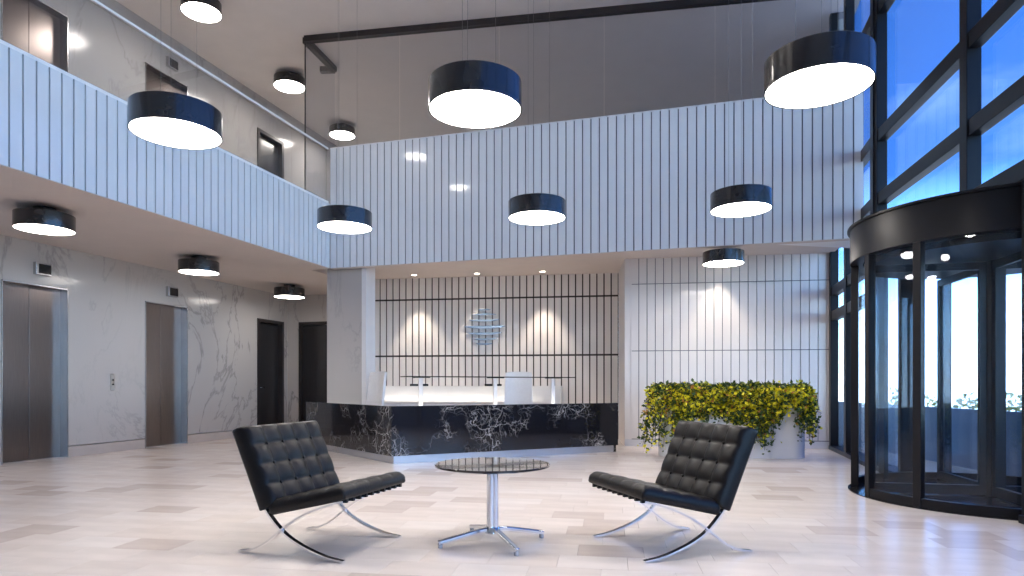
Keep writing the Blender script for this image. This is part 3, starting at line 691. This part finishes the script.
def lounge_chair():
    t = thing('lounge_chair', 'x', 'chair')
    S = lambda s, z, y=0.0: (0.383 - s, y, z)
    for y in (-0.335, 0.335):
        p1 = spline([S(0, 0.008, y), S(0.12, 0.024, y), S(0.25, 0.062, y), S(0.36, 0.108, y), S(0.445, 0.163, y), S(0.54, 0.258, y), S(0.63, 0.385, y), S(0.705, 0.545, y), S(0.772, 0.73, y)])
        p2 = spline([S(0.766, 0.008, y), S(0.66, 0.028, y), S(0.555, 0.080, y), S(0.445, 0.163, y), S(0.33, 0.240, y), S(0.20, 0.300, y), S(0.08, 0.340, y), S(0.0, 0.362, y)])
        B().sweep(p1, 0.032, 0.011).obj('back_bar', 'chrome', t, angle=40)
        B().sweep(p2, 0.031, 0.0105).obj('seat_bar', 'chrome', t, angle=40)
    for s, z in ((0.02, 0.356), (0.545, 0.262), (0.765, 0.71)):
        B().sweep([S(s, z, -0.335), S(s, z, 0.335)], 0.026, 0.012, (1, 0, 0)).obj('cross_rail', 'chrome', t)
    # strap ends along the seat, leather straps beneath the cushions
    st = B().box(-0.016, 0.016, 0, 0.53, -0.004, 0.004).mesh('strap', 'leather')
    tb = bx(-0.017, 0.017, -0.006, 0.014, -0.024, 0.0).mesh('strap_loop', 'leather')
    dx, dz = -0.56, -0.131; ln = math.hypot(dx, dz); tilt = math.atan2(-dz, -dx)
    for k in range(10):
        y = -0.32 + 0.64 * k / 9
        o = put('strap', st, t, S(0.0, 0.372, y)); o.rotation_euler = (0, 0, R(90)); o.rotation_euler = Matrix.Rotation(tilt, 3, 'Y').__matmul__(Matrix.Rotation(R(90), 3, 'Z')).to_euler() if False else (0, 0, 0)
        ax = Vector((dx, 0, dz)).normalized(); o.matrix_local = Matrix.Translation(S(0.0, 0.372, y)) @ Matrix((( 0, ax.x, -ax.z, 0), (1, 0, 0, 0), (0, ax.z, ax.x, 0), (0, 0, 0, 1)))
        put('strap_loop', tb, t, S(0.005, 0.376, y))
    # seat cushion: local y runs rearwards and down, z up
    b, pts = cushion(0.72, 0.545, 0.092, 5, 4, 0.013)
    c = b.obj('seat_cushion', 'leather', t, smooth=True)
    ay = Vector((dx, 0, dz)).normalized(); axx = Vector((0, -1, 0)); az = axx.cross(ay)
    if az.z < 0: axx = -axx; az = axx.cross(ay)
    c.matrix_local = Matrix.Translation(S(-0.025, 0.378)) @ Matrix(((axx.x, ay.x, az.x, 0), (axx.y, ay.y, az.y, 0), (axx.z, ay.z, az.z, 0), (0, 0, 0, 1)))
    bt = B().lathe([(0.001, -0.006), (0.011, -0.006), (0.009, 0.005), (0.001, 0.007)], 12).mesh('button', 'leather')
    for p in pts: put('button', bt, c, p)
    b, pts = cushion(0.735, 0.53, 0.130, 5, 4, 0.020)
    c = b.obj('back_cushion', 'leather', t, smooth=True)
    ay = Vector((-0.185, 0, 0.42)).normalized(); axx = Vector((0, 1, 0)); az = axx.cross(ay)
    if az.x < 0: axx = -axx; az = axx.cross(ay)
    c.matrix_local = Matrix.Translation(S(0.588, 0.272)) @ Matrix(((axx.x, ay.x, az.x, 0), (axx.y, ay.y, az.y, 0), (axx.z, ay.z, az.z, 0), (0, 0, 0, 1)))
    for p in pts: put('button', bt, c, p)
    return t
ch1 = lounge_chair(); ch2 = copy_tree(ch1)
G = 'leather lounge chairs'
ch1.location = (*W(-1.241, 4.249), 0); ch1.rotation_euler.z = YAW + math.atan2(-0.335, 0.94); tag(ch1, 'black tufted leather lounge chair on chrome legs, left of the table facing right', 'chair', G)
ch2.location = (*W(1.031, 4.249), 0); ch2.rotation_euler.z = YAW + math.atan2(-0.325, -0.945); tag(ch2, 'black tufted leather lounge chair on chrome legs, right of the table facing left', 'chair', G)

# ================================================================== ROUND TABLE
tb = thing('round_table', 'low round dark glass table on a chrome column with four feet', 'table', (*W(-0.13, 4.30), 0), YAW)
B().lathe([(0.001, 0.508), (0.374, 0.508), (0.383, 0.513), (0.383, 0.522), (0.379, 0.526), (0.001, 0.526)], 96).obj('tabletop', 'table_glass', tb, angle=25)
B().lathe([(0.001, 0.49), (0.075, 0.498), (0.10, 0.5075), (0.001, 0.5075)], 32).obj('top_plate', 'chrome', tb, smooth=True)
for q in range(4):
    B().cyl((0.0215 * math.cos(R(65 + 90 * q)), 0.0215 * math.sin(R(65 + 90 * q))), 0.0205, 0.07, 0.499, 20).obj('column_tube', 'chrome', tb, angle=40)
B().lathe([(0.001, 0.066), (0.052, 0.066), (0.050, 0.092), (0.043, 0.106), (0.001, 0.108)], 32).obj('hub', 'chrome', tb, angle=50)
for q in (23.2, 203.2, -64.3, 115.7):
    c, s = math.cos(R(q)), math.sin(R(q))
    pts = spline([(0.0, 0, 0.092), (0.10, 0, 0.086), (0.24, 0, 0.060), (0.375, 0, 0.034)], 4)
    lg = B().sweep(pts, 0.034, 0.026).obj('leg', 'chrome', tb, (0, 0, 0), R(q), angle=50, bevel=0.006)
    B().cyl((0.362, 0), 0.016, 0.0, 0.030, 14).obj('glide', 'plinth_metal', lg, angle=40)

# ================================================================== PLANTER AND PLANT
px_, py_ = W(3.22, 9.52); prz = YAW - R(7.0)
pt = thing('planter', 'long white glossy planter with rounded ends against the panelled wall', 'planter', (px_, py_, 0), prz)
def stadium(hl, r, n=14):
    return [(hl + r * math.cos(R(-90 + 180 * i / n)), r * math.sin(R(-90 + 180 * i / n))) for i in range(n + 1)] + [(-hl + r * math.cos(R(90 + 180 * i / n)), r * math.sin(R(90 + 180 * i / n))) for i in range(n + 1)]
HL, RR = 0.78, 0.26
o, i_ = stadium(HL, RR), stadium(HL, RR - 0.025); n = len(o); b = B()
vs = [(x, y, 0.0) for x, y in o] + [(x, y, 0.94) for x, y in o] + [(x, y, 0.94) for x, y in i_] + [(x, y, 0.84) for x, y in i_]
fs = [tuple(range(n - 1, -1, -1))]
for k in range(3): fs += [(k * n + q, k * n + (q + 1) % n, (k + 1) * n + (q + 1) % n, (k + 1) * n + q) for q in range(n)]
b.add(vs, fs).obj('pot', 'planter_white', pt, angle=35)
B().prism(stadium(HL, RR - 0.026), 0.80, 0.88).obj('soil', 'soil', pt)
plant = thing('trailing_plant', 'dense trailing plant with yellow and green leaves spilling over the white planter', 'plant', (px_, py_, 0.88), prz)
rng = random.Random(3)
stems = B(); leaves = {k: B() for k in ('leaf_yellow', 'leaf_lime', 'leaf_green', 'leaf_orange')}
def leaf(p, size, kind):
    d = Vector((rng.gauss(0, 1), rng.gauss(0, 1) - 0.5, rng.gauss(0, 0.7) - 0.1)).normalized()
    s = d.cross(Vector((rng.gauss(0, 1), rng.gauss(0, 1), rng.gauss(0, 1)))).normalized(); nn = d.cross(s)
    w = size * 0.33
    leaves[kind].add([p, p + d * size * 0.45 + s * w + nn * size * 0.10, p + d * size, p + d * size * 0.45 - s * w + nn * size * 0.10], [(0, 1, 2), (0, 2, 3)])
for k in range(420):
    hx = rng.uniform(-1, 1); x = hx * (HL + RR - 0.03)
    front = rng.random() < 0.80 or abs(hx) > 0.93
    ymax = RR if abs(x) < HL else math.sqrt(max(0.0004, RR ** 2 - (abs(x) - HL) ** 2))
    y0 = rng.uniform(-0.9, 0.6) * ymax
    # how far the stem hangs below the rim: long at the ends and right of centre
    g = 0.42 + 0.10 * math.sin(7 * hx + 1) + 0.07 * math.sin(23 * hx) + (0.42 if hx < -0.84 else 0) + (0.38 if 0.20 < hx < 0.56 else 0) + (0.14 if hx > 0.88 else 0)
    if 0.62 < hx < 0.84: g = 0.14
    drop = max(0.05, rng.uniform(0.15, 1.0) * g) if front else rng.uniform(0.0, 0.06)
    out = rng.uniform(0.03, 0.13)
    outx = (-(0.05 + 0.18 * rng.random()) if hx < -0.88 else (0.0 + 0.10 * rng.random()) if hx > 0.90 else rng.uniform(-0.06, 0.06))
    top = rng.uniform(0.09, 0.15)
    if front: P = [(x, y0, 0.0), (x + outx * 0.4, y0 * 0.5 - ymax * 0.5, top), (x + outx, -ymax - out, 0.06), (x + outx * 1.3, -ymax - out - 0.02, 0.06 - drop * 0.55), (x + outx * 1.5, -ymax - out, 0.06 - drop)]
    else: P = [(x, y0, 0.0), (x + outx * 0.4, y0 + 0.05, top), (x + outx, y0 + 0.12, top - 0.02)]
    pts = spline(P, 5); stems.tube(pts, 0.003, 4)
    for q in pts[2:]:
        depth = max(0.0, 0.06 - q.z)
        for _ in range(rng.choice((3, 4, 5))):
            p = q + Vector((rng.gauss(0, 0.028), rng.gauss(0, 0.028) - 0.005, rng.gauss(0, 0.028)))
            w = rng.random()
            if q.z > 0.085: kind = 'leaf_green' if w < 0.62 else 'leaf_lime' if w < 0.9 else 'leaf_yellow'
            elif depth < 0.26: kind = 'leaf_yellow' if w < 0.44 else 'leaf_lime' if w < 0.54 else 'leaf_green' if w < 0.94 else 'leaf_orange'
            else: kind = 'leaf_yellow' if w < 0.18 else 'leaf_lime' if w < 0.30 else 'leaf_green' if w < 0.97 else 'leaf_orange'
            leaf(p, rng.uniform(0.04, 0.08), kind)
stems.obj('stems', 'stem', plant)['kind'] = 'stuff'
for k, b in leaves.items(): b.obj('leaves', k, plant)['kind'] = 'stuff'

# ================================================================== SMALL FITTINGS ON THE LIFT WALL
def floor_display(y, z, label):
    t = thing('floor_display', label, 'display', (XL, y, z), 0, 'floor indicators above the lifts')
    bx(0, 0.06, -0.11, 0.11, 0, 0.17).obj('casing', 'lift_jamb', t, bevel=0.004)
    bx(0.0605, 0.066, -0.07, 0.10, 0.02, 0.15).obj('screen', 'display', t)
floor_display(6.80, 2.58, 'small black floor indicator above the nearest ground floor lift')
floor_display(9.10, 2.58, 'small black floor indicator above the second ground floor lift')
floor_display(9.10, 6.54, 'small black floor indicator above the second lift upstairs')
cp = thing('call_panel', 'small steel lift call panel on the marble between the lifts', 'panel', (XL, 7.94, 0.97))
bx(0, 0.012, -0.04, 0.04, 0, 0.25).obj('plate', 'button_steel', cp, bevel=0.003)
for z in (0.09, 0.16):
    o = B().cyl((0, 0), 0.014, 0, 0.008, 16).obj('button', 'display', cp, (0.012, 0, z)); o.rotation_euler = (0, R(90), 0)

sc.cycles.use_denoising = True
sc.cycles.max_bounces = 10; sc.cycles.diffuse_bounces = 5; sc.cycles.glossy_bounces = 5; sc.cycles.transparent_max_bounces = 24
sc.cycles.caustics_reflective = False; sc.cycles.caustics_refractive = False; sc.cycles.sample_clamp_indirect = 6
